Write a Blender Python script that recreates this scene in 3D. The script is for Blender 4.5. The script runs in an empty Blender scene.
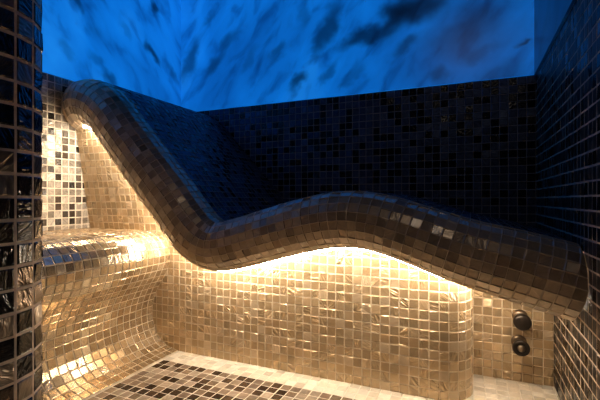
import bpy, math, random
import numpy as np
from mathutils import Vector

SC = bpy.context.scene
COL = SC.collection
S = 2.0                      # metres from the lens to the back wall
FZ = 0.324 * S               # lens height above the floor

# ---------------------------------------------------------------- camera, world, exposure
cam_d = bpy.data.cameras.new('camera')
cam_d.sensor_width = 36.0
cam_d.lens = 394.0 / 600.0 * 36.0
cam_d.clip_start = 0.02
cam = bpy.data.objects.new('camera', cam_d)
cam.location = (0, 0, FZ)
cam.rotation_euler = (math.radians(90), 0, math.radians(23.3))
COL.objects.link(cam)
SC.camera = cam

world = bpy.data.worlds.new('world')
SC.world = world
world.use_nodes = True
world.node_tree.nodes['Background'].inputs[0].default_value = (0.0, 0.0, 0.0, 1)
world.node_tree.nodes['Background'].inputs[1].default_value = 0.0

SC.view_settings.view_transform = 'Standard'
SC.view_settings.look = 'None'
SC.view_settings.exposure = 0.0
SC.view_settings.gamma = 1.0
SC.view_settings.use_curve_mapping = False

LED_STRENGTH = 74.0
LED_COLOR = (1.0, 0.84, 0.655, 1)
PANEL_STRENGTH = 1.0
PITCH = 0.018 * S            # wall and floor mosaic
GP = 0.0160                  # gold mosaic, in units of S

# a warm lamp on the ceiling of the entrance, behind the lens
lamp_d = bpy.data.lights.new('entrance_lamp', 'AREA')
lamp_d.shape = 'DISK'
lamp_d.size = 0.35
lamp_d.energy = 1.5
lamp_d.color = (1.0, 0.84, 0.70)
lamp = bpy.data.objects.new('entrance_lamp', lamp_d)
lamp.location = (-0.05, -0.45, FZ + 0.78 * S)
lamp.rotation_euler = (math.radians(25), 0, 0)
COL.objects.link(lamp)


def W(x, y, z):
    """plan units (back wall at y = 1, z = 0 at lens height) to metres above the floor"""
    return (x * S, y * S, z * S + FZ)


# ---------------------------------------------------------------- materials
def new_mat(name):
    m = bpy.data.materials.new(name)
    m.use_nodes = True
    nt = m.node_tree
    nt.nodes.clear()
    out = nt.nodes.new('ShaderNodeOutputMaterial')
    b = nt.nodes.new('ShaderNodeBsdfPrincipled')
    nt.links.new(b.outputs[0], out.inputs[0])
    return m, nt, b


def ramp(nt, stops, constant=False):
    r = nt.nodes.new('ShaderNodeValToRGB')
    cr = r.color_ramp
    cr.interpolation = 'CONSTANT' if constant else 'LINEAR'
    while len(cr.elements) > 1:
        cr.elements.remove(cr.elements[-1])
    cr.elements[0].position = stops[0][0]
    cr.elements[0].color = stops[0][1]
    for p, c in stops[1:]:
        e = cr.elements.new(p)
        e.color = c
    return r


def c3(r, g, b):
    return (r, g, b, 1)


def tile_mat(name, palette, metal, rough, streak=0.35, wave=0.25, wave_scale=2.2, spec=0.5, coat=0.0, vary=(.75, 1.15), crumple=0.0):
    """glass mosaic: each tile draws its tint, metal foil and gloss from its own random numbers"""
    m, nt, b = new_mat(name)
    N, L = nt.nodes.new, nt.links.new
    at = N('ShaderNodeAttribute'); at.attribute_name = 'tile'
    sep = N('ShaderNodeSeparateColor'); L(at.outputs['Color'], sep.inputs[0])
    pr = ramp(nt, palette, True); L(sep.outputs[0], pr.inputs[0])
    mr = ramp(nt, [(p, c3(v, v, v)) for p, v in metal], True); L(sep.outputs[0], mr.inputs[0])
    rr = ramp(nt, [(p, c3(v, v, v)) for p, v in rough], True); L(sep.outputs[0], rr.inputs[0])
    uv = N('ShaderNodeUVMap'); uv.uv_map = 'UVMap'
    # per tile rotated, shifted coordinates for the swirls in the glass
    ang = N('ShaderNodeMath'); ang.operation = 'MULTIPLY'; ang.inputs[1].default_value = 6.28
    L(sep.outputs[1], ang.inputs[0])
    rot = N('ShaderNodeVectorRotate'); rot.rotation_type = 'Z_AXIS'
    L(uv.outputs[0], rot.inputs['Vector']); L(ang.outputs[0], rot.inputs['Angle'])
    sh = N('ShaderNodeVectorMath'); sh.operation = 'MULTIPLY_ADD'
    sh.inputs[1].default_value = (0.55, 1.9, 1)
    L(rot.outputs[0], sh.inputs[0]); 
    sc_ = N('ShaderNodeVectorMath'); sc_.operation = 'SCALE'; sc_.inputs['Scale'].default_value = 37.0
    L(at.outputs['Vector'], sc_.inputs[0]); L(sc_.outputs[0], sh.inputs[2])
    nz = N('ShaderNodeTexNoise'); nz.inputs['Scale'].default_value = wave_scale
    nz.inputs['Detail'].default_value = 2.0; nz.inputs['Distortion'].default_value = 0.6
    L(sh.outputs[0], nz.inputs['Vector'])
    # colour streaks
    sr = ramp(nt, [(0.3, c3(1 - streak, 1 - streak, 1 - streak)), (0.7, c3(1, 1, 1))])
    L(nz.outputs['Fac'], sr.inputs[0])
    mx = N('ShaderNodeMix'); mx.data_type = 'RGBA'; mx.blend_type = 'MULTIPLY'
    mx.inputs['Factor'].default_value = 1.0
    L(pr.outputs[0], mx.inputs['A']); L(sr.outputs[0], mx.inputs['B'])
    # brightness variation tile to tile
    br = N('ShaderNodeMapRange'); br.inputs['To Min'].default_value = vary[0]; br.inputs['To Max'].default_value = vary[1]
    L(sep.outputs[2], br.inputs['Value'])
    hs = N('ShaderNodeHueSaturation'); L(mx.outputs['Result'], hs.inputs['Color']); L(br.outputs[0], hs.inputs['Value'])
    L(hs.outputs[0], b.inputs['Base Color'])
    L(mr.outputs[0], b.inputs['Metallic'])
    L(rr.outputs[0], b.inputs['Roughness'])
    b.inputs['Specular IOR Level'].default_value = spec
    b.inputs['Coat Weight'].default_value = coat
    b.inputs['Coat Roughness'].default_value = 0.06
    bp = N('ShaderNodeBump'); bp.inputs['Strength'].default_value = wave
    bp.inputs['Distance'].default_value = 0.01
    hgt = nz.outputs['Fac']
    if crumple:
        # only some tiles have a deeply crumpled foil, the rest lie nearly smooth
        cm = N('ShaderNodeMapRange'); cm.inputs['From Min'].default_value = crumple - .02
        cm.inputs['From Max'].default_value = crumple + .02
        cm.inputs['To Min'].default_value = .16; cm.inputs['To Max'].default_value = 1.0
        L(sep.outputs[2], cm.inputs['Value'])
        ml = N('ShaderNodeMath'); ml.operation = 'MULTIPLY'; L(hgt, ml.inputs[0]); L(cm.outputs[0], ml.inputs[1])
        hgt = ml.outputs[0]
    L(hgt, bp.inputs['Height']); L(bp.outputs[0], b.inputs['Normal'])
    return m


def plain_mat(name, col, rough=0.6, metal=0.0, bump=0.0):
    m, nt, b = new_mat(name)
    b.inputs['Base Color'].default_value = c3(*col)
    b.inputs['Roughness'].default_value = rough
    b.inputs['Metallic'].default_value = metal
    nz = nt.nodes.new('ShaderNodeTexNoise'); nz.inputs['Scale'].default_value = 60
    tc = nt.nodes.new('ShaderNodeTexCoord'); nt.links.new(tc.outputs['Object'], nz.inputs['Vector'])
    r = ramp(nt, [(0.3, c3(*[v * 0.85 for v in col])), (0.7, c3(*[min(1, v * 1.1) for v in col]))])
    nt.links.new(nz.outputs['Fac'], r.inputs[0]); nt.links.new(r.outputs[0], b.inputs['Base Color'])
    if bump:
        bp = nt.nodes.new('ShaderNodeBump'); bp.inputs['Strength'].default_value = bump
        bp.inputs['Distance'].default_value = 0.003
        nt.links.new(nz.outputs['Fac'], bp.inputs['Height']); nt.links.new(bp.outputs[0], b.inputs['Normal'])
    return m


M = {}
M['wall_tile'] = tile_mat('dark_mosaic',
    [(0.0, c3(.004, .004, .005)), (0.36, c3(.018, .013, .010)), (0.50, c3(.16, .13, .10)), (0.66, c3(.32, .27, .215)), (0.86, c3(.22, .165, .12))],
    [(0.0, 0.0), (0.50, 0.85)],
    [(0.0, 0.08), (0.36, 0.12), (0.50, 0.25), (0.66, 0.3), (0.86, 0.22)], streak=0.5, wave=0.35, wave_scale=2.6)
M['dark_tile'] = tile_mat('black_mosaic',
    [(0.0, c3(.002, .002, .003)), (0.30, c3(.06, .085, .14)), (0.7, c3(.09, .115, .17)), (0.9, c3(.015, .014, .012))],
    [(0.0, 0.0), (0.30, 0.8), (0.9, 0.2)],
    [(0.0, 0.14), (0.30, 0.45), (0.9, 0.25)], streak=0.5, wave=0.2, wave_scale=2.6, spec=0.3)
M['right_tile'] = tile_mat('smooth_black_mosaic',
    [(0.0, c3(.003, .003, .003)), (0.35, c3(.03, .026, .022)), (0.8, c3(.07, .058, .045))],
    [(0.0, 0.0), (0.35, 0.5)],
    [(0.0, 0.2), (0.35, 0.4)], streak=0.5, wave=0.12, wave_scale=2.6, spec=0.2)
M['silver_tile'] = tile_mat('silver_mosaic',
    [(0.0, c3(.012, .009, .007)), (0.16, c3(.08, .06, .045)), (0.28, c3(.44, .40, .34)), (0.62, c3(.30, .265, .22)), (0.80, c3(.56, .52, .46))],
    [(0.0, 0.0), (0.28, 0.5)],
    [(0.0, 0.15), (0.28, 0.33)], streak=0.55, wave=0.35, wave_scale=2.8)
M['gold_tile'] = tile_mat('gold_mosaic',
    [(0.0, c3(.51, .365, .205)), (0.35, c3(.55, .40, .235)), (0.70, c3(.47, .33, .18)), (0.9, c3(.59, .455, .295))],
    [(0.0, 0.5)],
    [(0.0, 0.24), (0.5, 0.32)], streak=0.08, wave=1.0, wave_scale=1.25, coat=0.3, vary=(.94, 1.06), crumple=.66)
M['bench_tile'] = tile_mat('pale_gold_mosaic',
    [(0.0, c3(.60, .47, .30)), (0.35, c3(.66, .53, .36)), (0.70, c3(.52, .39, .24)), (0.9, c3(.70, .59, .43))],
    [(0.0, 0.76)],
    [(0.0, 0.18), (0.5, 0.25)], streak=0.12, wave=0.25, wave_scale=1.2, coat=0.35, vary=(.9, 1.06), crumple=.75)
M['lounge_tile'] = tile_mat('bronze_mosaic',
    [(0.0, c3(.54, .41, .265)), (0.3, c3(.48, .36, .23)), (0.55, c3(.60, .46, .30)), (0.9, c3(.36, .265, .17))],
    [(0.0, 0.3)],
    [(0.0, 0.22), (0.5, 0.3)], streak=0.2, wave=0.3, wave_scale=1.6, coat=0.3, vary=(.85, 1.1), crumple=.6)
M['cream_tile'] = tile_mat('cream_mosaic',
    [(0.0, c3(.78, .70, .56)), (0.4, c3(.84, .77, .64)), (0.8, c3(.72, .63, .49))],
    [(0.0, 0.0)],
    [(0.0, 0.2), (0.5, 0.3)], streak=0.15, wave=0.12)
M['field_tile'] = tile_mat('brown_mosaic',
    [(0.0, c3(.05, .028, .016)), (0.22, c3(.10, .06, .035)), (0.36, c3(.30, .22, .15)), (0.66, c3(.44, .35, .26)), (0.88, c3(.22, .15, .10))],
    [(0.0, 0.1)],
    [(0.0, 0.18), (0.5, 0.28)], streak=0.4, wave=0.15)
M['grout_light'] = plain_mat('pale_grout', (.74, .68, .58), 0.75, bump=.2)
M['grout_cream'] = plain_mat('cream_grout', (.78, .71, .59), 0.7, bump=.2)
M['grout_gold'] = plain_mat('tan_grout', (.66, .55, .40), 0.7, bump=.2)
M['grout_jamb'] = plain_mat('tan_grey_grout', (.70, .55, .41), 0.8, bump=.2)
M['grout_bench'] = plain_mat('brown_grout', (.52, .41, .28), 0.7, bump=.2)
M['grout_wall'] = plain_mat('grey_brown_grout', (.55, .43, .32), 0.8, bump=.2)
M['grout_black'] = plain_mat('dark_grey_grout', (.30, .27, .25), 0.8, bump=.2)
M['plaster'] = plain_mat('dark_plaster', (.03, .03, .035), 0.8)
M['bronze'] = plain_mat('dark_bronze_metal', (.035, .026, .020), 0.38, 0.7)
M['bronze_worn'] = plain_mat('worn_bronze_metal', (.22, .16, .11), 0.35, 0.8)


def led_mat():
    m, nt, b = new_mat('warm_light_strip')
    b.inputs['Base Color'].default_value = c3(.9, .85, .75)
    b.inputs['Emission Color'].default_value = LED_COLOR
    b.inputs['Emission Strength'].default_value = LED_STRENGTH
    return m


def on_back(px, py):
    u, v = (px - 300) / 394, (200 - py) / 394
    t = S / (.9184 + .3955 * u)
    return ((-.3955 + .9184 * u) * t, v * t + FZ)


def on_left(px, py):
    u, v = (px - 300) / 394, (200 - py) / 394
    t = -.842 * S / (-.3955 + .9184 * u)
    return ((.9184 + .3955 * u) * t, v * t + FZ)


# dark brush marks of the print; SM_BACK opens with broad ones painting light falloff rightwards: both ends, width, depth (read off the photograph, laid on the panel in metres)
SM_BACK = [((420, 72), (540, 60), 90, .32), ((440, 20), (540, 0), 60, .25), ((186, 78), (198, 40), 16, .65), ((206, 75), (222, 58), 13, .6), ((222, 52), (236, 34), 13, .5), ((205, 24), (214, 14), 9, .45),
           ((294, 88), (309, 76), 10, .75), ((318, 52), (338, 6), 15, .72), ((338, 50), (394, 28), 13, .8), ((388, 34), (408, -8), 22, .85),
           ((398, 54), (420, 40), 12, .6), ((400, 14), (446, -8), 26, .85), ((322, 84), (332, 66), 8, .5), ((274, 62), (284, 44), 10, .5),
           ((430, 82), (444, 70), 10, .5), ((462, 62), (492, 48), 12, .4), ((516, 45), (528, 39), 4, .7), ((440, 46), (490, 12), 34, .45),
           ((345, 86), (358, 66), 9, .35), ((300, 30), (306, 8), 14, .35), ((245, 70), (258, 50), 10, .3), ((480, 84), (528, 66), 14, .3)]
SM_LEFT = [((146, 40), (159, 62), 9, .8), ((149, 0), (155, 16), 8, .75), ((103, 70), (116, 84), 10, .6), ((72, -4), (80, 8), 9, .6),
           ((60, 42), (72, 56), 10, .35), ((88, 50), (98, 64), 9, .35), ((120, 20), (130, 38), 9, .3), ((84, 20), (100, 34), 12, .25), ((166, 60), (176, 84), 8, .4)]
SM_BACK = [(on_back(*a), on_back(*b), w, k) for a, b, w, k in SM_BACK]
SM_LEFT = [(on_left(*a), on_left(*b), w, k) for a, b, w, k in SM_LEFT]


def panel_mat(name, angle, seed, strength, smears=(), mpp=.0055, base_value=.6):
    """backlit blue glass with a smeared marbled print"""
    m, nt, b = new_mat(name)
    N, L = nt.nodes.new, nt.links.new
    uv = N('ShaderNodeUVMap'); uv.uv_map = 'UVMap'
    rot = N('ShaderNodeVectorRotate'); rot.rotation_type = 'Z_AXIS'; rot.inputs['Angle'].default_value = angle
    L(uv.outputs[0], rot.inputs['Vector'])
    def noise(scale, stretch, off, detail=3.0, dist=0.4):
        mp = N('ShaderNodeMapping'); mp.inputs['Scale'].default_value = (stretch, 1, 1)
        mp.inputs['Location'].default_value = (off, off * 0.37, seed)
        L(rot.outputs[0], mp.inputs['Vector'])
        n = N('ShaderNodeTexNoise'); n.inputs['Scale'].default_value = scale
        n.inputs['Detail'].default_value = detail; n.inputs['Distortion'].default_value = dist
        L(mp.outputs[0], n.inputs['Vector'])
        return n
    n1 = noise(2.2, 0.7, seed * 3.1, 2.0, 0.3)
    n2 = noise(11.0, 0.45, seed * 1.7, 3.0, 0.4)
    n3 = noise(4.6, 0.6, seed * 5.3, 4.0, 0.5)
    cloud = ramp(nt, [(0.30, c3(.002, .10, .43)), (0.52, c3(.003, .155, .62)), (0.72, c3(.010, .22, .76))])
    L(n1.outputs['Fac'], cloud.inputs[0])
    streak = ramp(nt, [(0.28, c3(.42, .46, .52)), (0.48, c3(.95, .95, .95)), (0.72, c3(1.12, 1.12, 1.1))])
    L(n2.outputs['Fac'], streak.inputs[0])
    dark = ramp(nt, [(0.28, c3(.03, .05, .08)), (0.36, c3(.30, .34, .4)), (0.46, c3(1, 1, 1))])
    L(n3.outputs['Fac'], dark.inputs[0])
    m1 = N('ShaderNodeMix'); m1.data_type = 'RGBA'; m1.blend_type = 'MULTIPLY'; m1.inputs['Factor'].default_value = 1
    L(cloud.outputs[0], m1.inputs['A']); L(streak.outputs[0], m1.inputs['B'])
    m2 = N('ShaderNodeMix'); m2.data_type = 'RGBA'; m2.blend_type = 'MULTIPLY'; m2.inputs['Factor'].default_value = 1
    L(m1.outputs['Result'], m2.inputs['A']); L(dark.outputs[0], m2.inputs['B'])
    res = m2.outputs['Result']
    if smears:
        dn = N('ShaderNodeTexNoise'); dn.inputs['Scale'].default_value = 7.0; dn.inputs['Detail'].default_value = 3.0
        L(uv.outputs[0], dn.inputs['Vector'])
        dv = N('ShaderNodeVectorMath'); dv.operation = 'MULTIPLY_ADD'; dv.inputs[1].default_value = (.16, .16, 0)
        L(dn.outputs['Color'], dv.inputs[0]); L(uv.outputs[0], dv.inputs[2])
        prod = None
        for (a, b_, w, k) in smears:
            cx, cz = (a[0] + b_[0]) / 2 + .08, (a[1] + b_[1]) / 2 + .08
            ln = math.hypot(b_[0] - a[0], b_[1] - a[1])
            th = math.atan2(b_[1] - a[1], b_[0] - a[0])
            mp = N('ShaderNodeMapping'); mp.vector_type = 'TEXTURE'
            mp.inputs['Location'].default_value = (cx, cz, 0); mp.inputs['Rotation'].default_value = (0, 0, th)
            mp.inputs['Scale'].default_value = (ln * .62 + w * mpp * .3, w * mpp * .75, 1)
            L(dv.outputs[0], mp.inputs['Vector'])
            le = N('ShaderNodeVectorMath'); le.operation = 'LENGTH'; L(mp.outputs[0], le.inputs[0])
            mr = N('ShaderNodeMapRange'); mr.interpolation_type = 'SMOOTHERSTEP'
            mr.inputs['From Min'].default_value = 0.1; mr.inputs['From Max'].default_value = 1.25
            mr.inputs['To Min'].default_value = 1 - k; mr.inputs['To Max'].default_value = 1.0
            L(le.outputs['Value'], mr.inputs['Value'])
            if prod is None:
                prod = mr.outputs[0]
            else:
                mm = N('ShaderNodeMath'); mm.operation = 'MULTIPLY'; L(prod, mm.inputs[0]); L(mr.outputs[0], mm.inputs[1]); prod = mm.outputs[0]
        sc2 = N('ShaderNodeVectorMath'); sc2.operation = 'SCALE'; L(m1.outputs['Result'], sc2.inputs[0]); L(prod, sc2.inputs['Scale'])
        res = sc2.outputs[0]
    hs = N('ShaderNodeHueSaturation'); hs.inputs['Value'].default_value = base_value
    L(res, hs.inputs['Color'])
    L(hs.outputs[0], b.inputs['Base Color'])
    b.inputs['Roughness'].default_value = 0.3
    L(res, b.inputs['Emission Color'])
    b.inputs['Emission Strength'].default_value = strength
    return m


# ---------------------------------------------------------------- mesh builder
class MB:
    def __init__(self, seed=0):
        self.v, self.f, self.mi, self.uv, self.tc = [], [], [], [], []
        self.rng = random.Random(seed)

    def face(self, idx, mi, uvs=None, tc=(0.5, 0.5, 0.5)):
        self.f.append(idx); self.mi.append(mi)
        self.uv.extend(uvs or [(0, 0)] * len(idx)); self.tc.append((*tc, 1))

    def lattice(self, P, keep=None, mat=None, gap=0.09, bevel=0.05, lift=0.0022, tilt=0.0009, flip=False, cellmats=None, jitter=0.015):
        """P[i][j]: corners of tile cells. One raised, slightly tilted tile per cell, joined by the grout bed."""
        ni, nj = len(P) - 1, len(P[0]) - 1
        P = np.asarray(P, dtype=float)
        ids = {}
        def lat(i, j):
            if (i, j) not in ids:
                ids[(i, j)] = len(self.v); self.v.append(tuple(P[i, j]))
            return ids[(i, j)]
        R = self.rng
        for i in range(ni):
            for j in range(nj):
                if keep and not keep(i, j):
                    continue
                q = [P[i, j], P[i + 1, j], P[i + 1, j + 1], P[i, j + 1]]
                n = np.cross(q[2] - q[0], q[3] - q[1])
                if flip:
                    n = -n
                ln = np.linalg.norm(n)
                if ln < 1e-9:
                    continue
                n = n / ln
                def bil(a, b):
                    return q[0] * (1 - a) * (1 - b) + q[1] * a * (1 - b) + q[2] * a * b + q[3] * (1 - a) * b
                g = gap / 2
                dj = [R.uniform(-jitter, jitter) for _ in range(2)]
                lo = [(g + dj[0], g + dj[1]), (1 - g + dj[0], g + dj[1]), (1 - g + dj[0], 1 - g + dj[1]), (g + dj[0], 1 - g + dj[1])]
                e = g + bevel
                hi = [(e + dj[0], e + dj[1]), (1 - e + dj[0], e + dj[1]), (1 - e + dj[0], 1 - e + dj[1]), (e + dj[0], 1 - e + dj[1])]
                ta, tb = R.gauss(0, tilt), R.gauss(0, tilt)
                tl = [-ta - tb, ta - tb, ta + tb, -ta + tb]
                c = [lat(i, j), lat(i + 1, j), lat(i + 1, j + 1), lat(i, j + 1)]
                k = len(self.v)
                for a, b in lo:
                    self.v.append(tuple(bil(a, b)))
                for (a, b), t in zip(hi, tl):
                    self.v.append(tuple(bil(a, b) + n * (lift + t)))
                tc = (R.random(), R.random(), R.random())
                m0, m1 = cellmats(i, j) if cellmats else (0, 1)
                for s in range(4):
                    s2 = (s + 1) % 4
                    fa = [c[s], c[s2], k + s2, k + s]
                    fb = [k + s, k + s2, k + 4 + s2, k + 4 + s]
                    ua = [(i + lo[s][0], j + lo[s][1]), (i + lo[s2][0], j + lo[s2][1]), (i + hi[s2][0], j + hi[s2][1]), (i + hi[s][0], j + hi[s][1])]
                    if flip:
                        fa.reverse(); fb.reverse(); ua = ua[::-1]
                    self.face(fa, m1, None, tc); self.face(fb, m0, ua, tc)
                ft = [k + 4, k + 5, k + 6, k + 7]
                ut = [(i + a, j + b) for a, b in hi]
                if flip:
                    ft.reverse(); ut.reverse()
                self.face(ft, m0, ut, tc)

    def box(self, lo, hi, mi):
        k = len(self.v)
        for z in (lo[2], hi[2]):
            for x, y in ((lo[0], lo[1]), (hi[0], lo[1]), (hi[0], hi[1]), (lo[0], hi[1])):
                self.v.append((x, y, z))
        for f in ((3, 2, 1, 0), (4, 5, 6, 7), (0, 1, 5, 4), (1, 2, 6, 5), (2, 3, 7, 6), (3, 0, 4, 7)):
            idx = [k + a for a in f]
            # uv in metres over the two larger axes
            co = [self.v[a] for a in idx]
            d = [max(p[t] for p in co) - min(p[t] for p in co) for t in range(3)]
            ax = [t for t in range(3) if t != d.index(min(d))]
            self.face(idx, mi, [(p[ax[0]], p[ax[1]]) for p in co])

    def build(self, name, mats, parent=None, smooth=False):
        me = bpy.data.meshes.new(name)
        me.from_pydata(self.v, [], self.f)
        for m in mats:
            me.materials.append(m)
        me.polygons.foreach_set('material_index', self.mi)
        if smooth:
            me.polygons.foreach_set('use_smooth', [True] * len(self.f))
        ul = me.uv_layers.new(name='UVMap')
        ul.data.foreach_set('uv', np.asarray(self.uv, dtype=np.float32).ravel())
        at = me.attributes.new('tile', 'FLOAT_COLOR', 'FACE')
        at.data.foreach_set('color', np.asarray(self.tc, dtype=np.float32).ravel())
        me.update()
        o = bpy.data.objects.new(name, me)
        COL.objects.link(o)
        if parent:
            o.parent = parent
            o.matrix_parent_inverse.identity()
            o.location = -Vector(parent.location)
        return o


def tag(o, label, cat, group=None):
    o['label'] = label; o['category'] = cat
    if group:
        o['group'] = group
    return o


def struct(o):
    o['kind'] = 'structure'
    return o


def empty(name, loc):
    o = bpy.data.objects.new(name, None)
    o.location = loc; o.empty_display_size = 0.1
    COL.objects.link(o)
    return o


def resample(pts, step=None, n=None, dense=24):
    """Catmull-Rom through pts, then points evenly spaced along it"""
    p = [np.asarray(a, float) for a in pts]
    p = [2 * p[0] - p[1]] + p + [2 * p[-1] - p[-2]]
    out = []
    for k in range(1, len(p) - 2):
        a, b, c, d = p[k - 1], p[k], p[k + 1], p[k + 2]
        for s in range(dense):
            t = s / dense
            out.append(0.5 * (2 * b + (c - a) * t + (2 * a - 5 * b + 4 * c - d) * t * t + (3 * b - a - 3 * c + d) * t ** 3))
    out.append(p[-2])
    out = np.array(out)
    L = np.concatenate([[0], np.cumsum(np.linalg.norm(np.diff(out, axis=0), axis=1))])
    if n is None:
        n = max(1, round(L[-1] / step))
    tt = np.linspace(0, L[-1], n + 1)
    return np.stack([np.interp(tt, L, out[:, k]) for k in range(out.shape[1])], axis=1)


# plan measures, in units of S
XL, XR, YB = -0.842, 0.134, 1.0
ZF, ZT, ZC = -0.324, 0.275, 0.80        # floor, top of the wall tiles, ceiling
YBASE, YNICHE = 0.673, 0.80
R0 = 0.0465                             # half thickness of the lounger
p = PITCH / S

# ---------------------------------------------------------------- the room
# floor: cream border, brown field
fx0, fy0 = -0.57 - 3 * p, YNICHE + 0.004
nx, ny = int((XR - fx0) / p) + 2, int((YNICHE + 0.35) / p)
P = [[W(min(fx0 + i * p, XR + 0.005), fy0 - j * p, ZF) for j in range(ny + 1)] for i in range(nx + 1)]
def floor_mats(i, j):
    x, y = fx0 + (i + .5) * p, fy0 - (j + .5) * p
    return (2, 1) if (-0.57 < x < XR - 3 * p and 0.05 < y < 0.623) else (0, 1)
mb = MB(1)
mb.lattice(P, cellmats=floor_mats, flip=True, lift=.0012, tilt=.0004)
mb.box(W(XL - .02, -.42, ZF - .06), W(XR + .02, 1.02, ZF - .002), 1)
struct(mb.build('floor', [M['cream_tile'], M['grout_cream'], M['field_tile']]))

# ceiling
mb = MB(2)
mb.box(W(XL - .04, -.42, ZC), W(XR + .04, 1.04, ZC + .05), 0)
struct(mb.build('ceiling', [M['plaster']]))

# back wall
nx, nz = round((XR - XL) / p), round((ZT + .16) / p)
P = [[W(XL + (XR - XL) * i / nx, YB, ZT - j * p) for j in range(nz + 1)] for i in range(nx + 1)]
mb = MB(3)
mb.lattice(P, flip=True, gap=.09, lift=.0012, tilt=.0005)
mb.box(W(XL - .04, YB + .001, ZF - .05), W(XR + .04, YB + .05, ZC), 2)
struct(mb.build('wall_back', [M['dark_tile'], M['grout_black'], M['plaster']]))

# left wall
q = .0166
ny, nz = round((1.0 - .24) / q), round((ZT - ZF) / q)
P = [[W(XL, 1.0 - i * q, ZT - j * q) for j in range(nz + 1)] for i in range(ny + 1)]
mb = MB(4)
mb.lattice(P, gap=.14, lift=.0010, tilt=.0006)
mb.box(W(XL - .05, .2, ZF - .05), W(XL - .001, 1.05, ZC), 2)
o = struct(mb.build('wall_left', [M['silver_tile'], M['grout_light'], M['plaster']]))

# right wall
ny, nz = round((1.0 - .1) / p), round((ZT - ZF) / p)
P = [[W(XR, 1.0 - i * p, ZT - j * p) for j in range(nz + 1)] for i in range(ny + 1)]
mb = MB(5)
mb.lattice(P, gap=.13, bevel=.03, lift=.0006, tilt=.0003, flip=True)
mb.box(W(XR + .001, -.42, ZF - .05), W(XR + .05, 1.05, ZC), 2)
struct(mb.build('wall_right', [M['right_tile'], M['grout_wall'], M['plaster']]))

# wall beside the entrance, its end rounded over towards the left wall
XJ, RJ, YJ = -0.326, 0.05, 0.1888
def jamb(t):
    if t < 0:
        return (XJ, YJ + t)
    if t < RJ * math.pi / 2:
        return (XJ - RJ + RJ * math.cos(t / RJ), YJ + RJ * math.sin(t / RJ))
    return (XJ - RJ - (t - RJ * math.pi / 2), YJ + RJ)
path = [jamb(.0065 + k * p) for k in range(-17, 31)]
nz = round((ZC - ZF) / p)
P = [[W(x, y, ZF + j * (ZC - ZF) / nz) for j in range(nz + 1)] for x, y in path]
mb = MB(6)
mb.lattice(P, flip=False, gap=.13, bevel=.05, lift=.0014, tilt=.0006)
mb.box(W(XL - .04, -.4, ZF - .05), W(XJ - RJ, YJ + RJ - .004, ZC), 2)
mb.box(W(XJ - RJ - .001, -.4, ZF - .05), W(XJ - .004, YJ, ZC), 2)
struct(mb.build('wall_entrance', [M['wall_tile'], M['grout_jamb'], M['plaster']]))

mb = MB(7)
mb.box(W(XJ - .02, -.42, ZF - .05), W(XR + .02, -.38, ZC), 0)
struct(mb.build('wall_front', [M['plaster']]))

# tiled wall of the recess under the foot of the lounger
nx, nz = 12, 14
P = [[W(XR - i * GP, YNICHE, ZF + j * GP) for j in range(nz + 1)] for i in range(nx + 1)]
mb = MB(8)
mb.lattice(P, flip=True, gap=.09)
mb.box(W(XR - nx * GP, YNICHE + .001, ZF), W(XR, YNICHE + .03, ZF + nz * GP), 1)
struct(mb.build('wall_niche', [M['gold_tile'], M['grout_gold']]))

# ---------------------------------------------------------------- blue panels above the tiles
def panel(lo, hi, mat, label):
    c = [(a + b) / 2 for a, b in zip(W(*lo), W(*hi))]
    mb = MB(9)
    mb.box(W(*lo), W(*hi), 0)
    o = mb.build('glass_panel', [mat])
    return tag(o, label, 'wall panel')

T = .004
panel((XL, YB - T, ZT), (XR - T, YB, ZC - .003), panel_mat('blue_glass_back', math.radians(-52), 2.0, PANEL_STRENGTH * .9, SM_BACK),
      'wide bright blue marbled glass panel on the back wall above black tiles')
panel((XL, .25, ZT), (XL + T, YB - T, ZC - .003), panel_mat('blue_glass_left', math.radians(50), 5.0, PANEL_STRENGTH, SM_LEFT),
      'bright blue marbled glass panel on the left wall above the headrest')
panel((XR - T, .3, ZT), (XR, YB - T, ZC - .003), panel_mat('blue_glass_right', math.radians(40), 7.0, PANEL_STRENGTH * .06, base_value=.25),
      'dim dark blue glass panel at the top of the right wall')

# ---------------------------------------------------------------- lounger
Cpts = [(-.842, .213), (-.79, .218), (-.75, .208), (-.711, .179), (-.671, .134), (-.625, .084), (-.580, .036), (-.541, -.006), (-.509, -.043),
        (-.476, -.073), (-.438, -.087), (-.393, -.080), (-.322, -.060), (-.255, -.042), (-.205, -.033), (-.165, -.032), (-.111, -.042),
        (-.012, -.074), (.06, -.092), (XR, -.111)]
GL = .0152
C = resample(Cpts, step=GL)
d = np.gradient(C, axis=0)
d /= np.linalg.norm(d, axis=1)[:, None]
Nn = np.stack([-d[:, 1], d[:, 0]], axis=1)

def rad(x):
    t = min(1.0, max(0.0, (-.41 - x) / .10))
    return R0 + .006 * t * t * (3 - 2 * t) + .004 * min(1.0, max(0.0, (x + .08) / .15))

RAD = np.array([rad(x) for x in C[:, 0]])

def slab_bottom(x):
    B = C - Nn * RAD[:, None]
    return float(np.interp(x, B[:, 0], B[:, 1]))

def slab_mid(x):
    return float(np.interp(x, C[:, 0], C[:, 1]))

YF = 0.578
prof = []                      # (y, offset along the normal) from the back wall over the nose to the base
nt_ = round((YB - (YF + R0)) / GL)
for k in range(nt_ + 1):
    prof.append((YB - (YB - YF - R0) * k / nt_, R0))
nn = round(math.pi * R0 / GL)
for k in range(1, nn + 1):
    a = math.pi * k / nn
    prof.append((YF + R0 - R0 * math.sin(a), R0 * math.cos(a)))
for k in range(1, 7):
    prof.append((YF + R0 + k * GP * 1.75, -R0))

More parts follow.
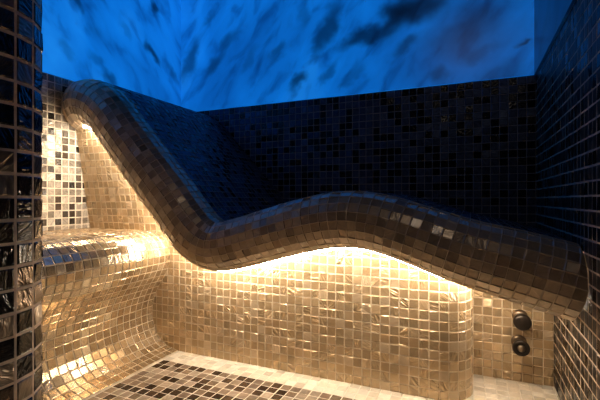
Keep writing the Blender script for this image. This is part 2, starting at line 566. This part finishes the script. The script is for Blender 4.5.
def nose_back(x, y):
    """the front edge swings back where the headrest meets the left wall"""
    t = min(1.0, max(0.0, (-.765 - x) / .077))
    w = min(1.0, max(0.0, (.80 - y) / .15))
    return y + .022 * t * t * w

lounger = empty('lounger', W(-.35, .75, ZF))
tag(lounger, 'long wavy built-in lounger covered in bronze and gold mosaic, lit from under its edge', 'lounger')
P = [[W(min(XR - .001, max(XL + .001, C[i, 0] + Nn[i, 0] * o * RAD[i] / R0)), min(YB - .002, nose_back(C[i, 0], y)), C[i, 1] + Nn[i, 1] * o * RAD[i] / R0) for (y, o) in prof] for i in range(len(C))]
mb = MB(10)
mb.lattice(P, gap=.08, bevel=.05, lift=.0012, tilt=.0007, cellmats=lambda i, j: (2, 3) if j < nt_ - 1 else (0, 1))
mb.build('reclining_surface', [M['lounge_tile'], M['grout_bench'], M['dark_tile'], M['grout_black']], lounger)

# base face: runs from the left wall, turns the rounded corner, and goes back into the recess
RC, XE = .05, .004
bpath = []
n1 = round((XE - RC - XL) / GP)
for k in range(n1 + 1):
    bpath.append((XL + .001 + (XE - RC - XL) * k / n1, YBASE))
for k in range(1, 6):
    a = math.pi / 2 * k / 5
    bpath.append((XE - RC + RC * math.sin(a), YBASE + RC - RC * math.cos(a)))
for k in range(1, 6):
    bpath.append((XE, min(YNICHE - .002, YBASE + RC + k * GP)))
nz = round((.24 - ZF) / GP)
LEAN = .16
def base_pt(x, y, z):
    lean = max(0.0, z + .07) * LEAN
    return W(x, y - lean, z)
P = [[base_pt(x, y, ZF + j * GP) for j in range(nz + 1)] for x, y in bpath]
def keep(i, j):
    x = (bpath[i][0] + bpath[i + 1][0]) / 2
    return ZF + j * GP < slab_mid(x) - .012
mb = MB(11)
mb.lattice(P, keep=keep, gap=.09, lift=.0007, tilt=.0005)
mb.build('base', [M['gold_tile'], M['grout_gold']], lounger)

# light strip tucked behind the nose, under the slab
B = C - Nn * (RAD[:, None] + .0018)
mb = MB(12)
ring = 8
pts = []
for i in range(len(C)):
    x, z = B[i]
    if XL + .04 < x < XR - .028:
        pts.append((x, z, Nn[i]))
y0 = YBASE - .032
for a, (x, z, n) in enumerate(pts):
    yy = y0 + .019 * min(1.0, max(0.0, (z + .07) / .15)) + .06 * min(1.0, max(0.0, (x - XE + .04) / .05)) - max(0.0, z + .07) * LEAN
    for k in range(ring):
        t = 2 * math.pi * k / ring
        mb.v.append(W(x + n[0] * .0028 * math.cos(t), yy + .0045 * math.sin(t), z + n[1] * .0028 * math.cos(t)))
for a in range(len(pts) - 1):
    for k in range(ring):
        k2 = (k + 1) % ring
        mb.face([a * ring + k, a * ring + k2, (a + 1) * ring + k2, (a + 1) * ring + k], 0)
mb.face(list(range(ring)), 0); mb.face([(len(pts) - 1) * ring + k for k in range(ring)][::-1], 0)
strip = mb.build('light_strip', [led_mat()], lounger)
strip['label'] = 'glowing warm white light strip'

# ---------------------------------------------------------------- bench along the left wall
bp_ = [(-.842, -.067), (-.75, -.067), (-.69, -.067), (-.65, -.0685), (-.618, -.079), (-.599, -.10), (-.595, -.126), (-.606, -.157), (-.628, -.19),
       (-.642, -.222), (-.645, -.255), (-.635, -.288), (-.612, -.312), (-.575, -.3225)]
Bp = resample(bp_, step=GP)
ny = round((YBASE + .01 - .243) / GP)
P = [[W(x, YBASE - .001 - k * GP, z) for k in range(ny + 1)] for x, z in Bp]
mb = MB(13)
mb.lattice(P, flip=True, gap=.09, lift=.0010, tilt=.0003, cellmats=lambda i, j: (2, 3) if Bp[i + 1][0] < -.66 and i < 14 else (0, 1))
o = mb.build('bench', [M['bench_tile'], M['grout_bench'], M['gold_tile'], M['grout_gold']])
tag(o, 'low gold tiled bench with a rolled edge and hollow front along the left wall', 'bench')

# ---------------------------------------------------------------- bronze knobs in the recess
def lathe(mb, prof, org, axis, mi=0, seg=28):
    ax = Vector(axis).normalized()
    u = ax.cross(Vector((0, 0, 1))).normalized(); w = ax.cross(u)
    k0 = len(mb.v)
    for (r, h) in prof:
        for s in range(seg):
            t = 2 * math.pi * s / seg
            q = Vector(org) + ax * h + (u * math.cos(t) + w * math.sin(t)) * r
            mb.v.append(tuple(q))
    for a in range(len(prof) - 1):
        for s in range(seg):
            s2 = (s + 1) % seg
            mb.face([k0 + a * seg + s, k0 + a * seg + s2, k0 + (a + 1) * seg + s2, k0 + (a + 1) * seg + s], mi)
    mb.face([k0 + s for s in range(seg)][::-1], mi)
    mb.face([k0 + (len(prof) - 1) * seg + s for s in range(seg)], mi)

def knob(x, z, hollow, label):
    loc = Vector(W(x, YNICHE, z))
    t = empty('valve', loc)
    tag(t, label, 'valve')
    ax = (0, -1, 0)
    mb = MB(); lathe(mb, [(.025, -.002), (.025, .004), (.022, .009), (.015, .012)], loc, ax)
    mb.build('flange', [M['bronze_worn']], t, True)
    mb = MB(); lathe(mb, [(.012, .010), (.012, .040), (.015, .044), (.015, .056), (.012, .060)], loc, ax)
    mb.build('stem', [M['bronze_worn']], t, True)
    e = .033
    mb = MB()
    if hollow:
        pr = [(.012, .020), (.022, .022), (.0265, .028), (.027, .038), (.025, .044), (.021, .045), (.017, .041), (.012, .039), (.001, .039)]
    else:
        pr = [(.012, .022), (.024, .024), (.0275, .030), (.028, .042), (.025, .048), (.018, .051), (.001, .052)]
    lathe(mb, [(r, h + e) for r, h in pr], loc, ax)
    mb.build('knob', [M['bronze']], t, True)
    if hollow:
        mb = MB(); lathe(mb, [(.012, .038 + e), (.012, .042 + e), (.009, .046 + e), (.001, .047 + e)], loc, ax)
        mb.build('cap', [M['bronze_worn']], t, True)

knob(.0822, -.2075, False, 'upper dark round bronze knob on the gold tiles under the lounger foot')
knob(.0805, -.2525, True, 'lower bronze knob with a paler recessed centre, under the darker one')
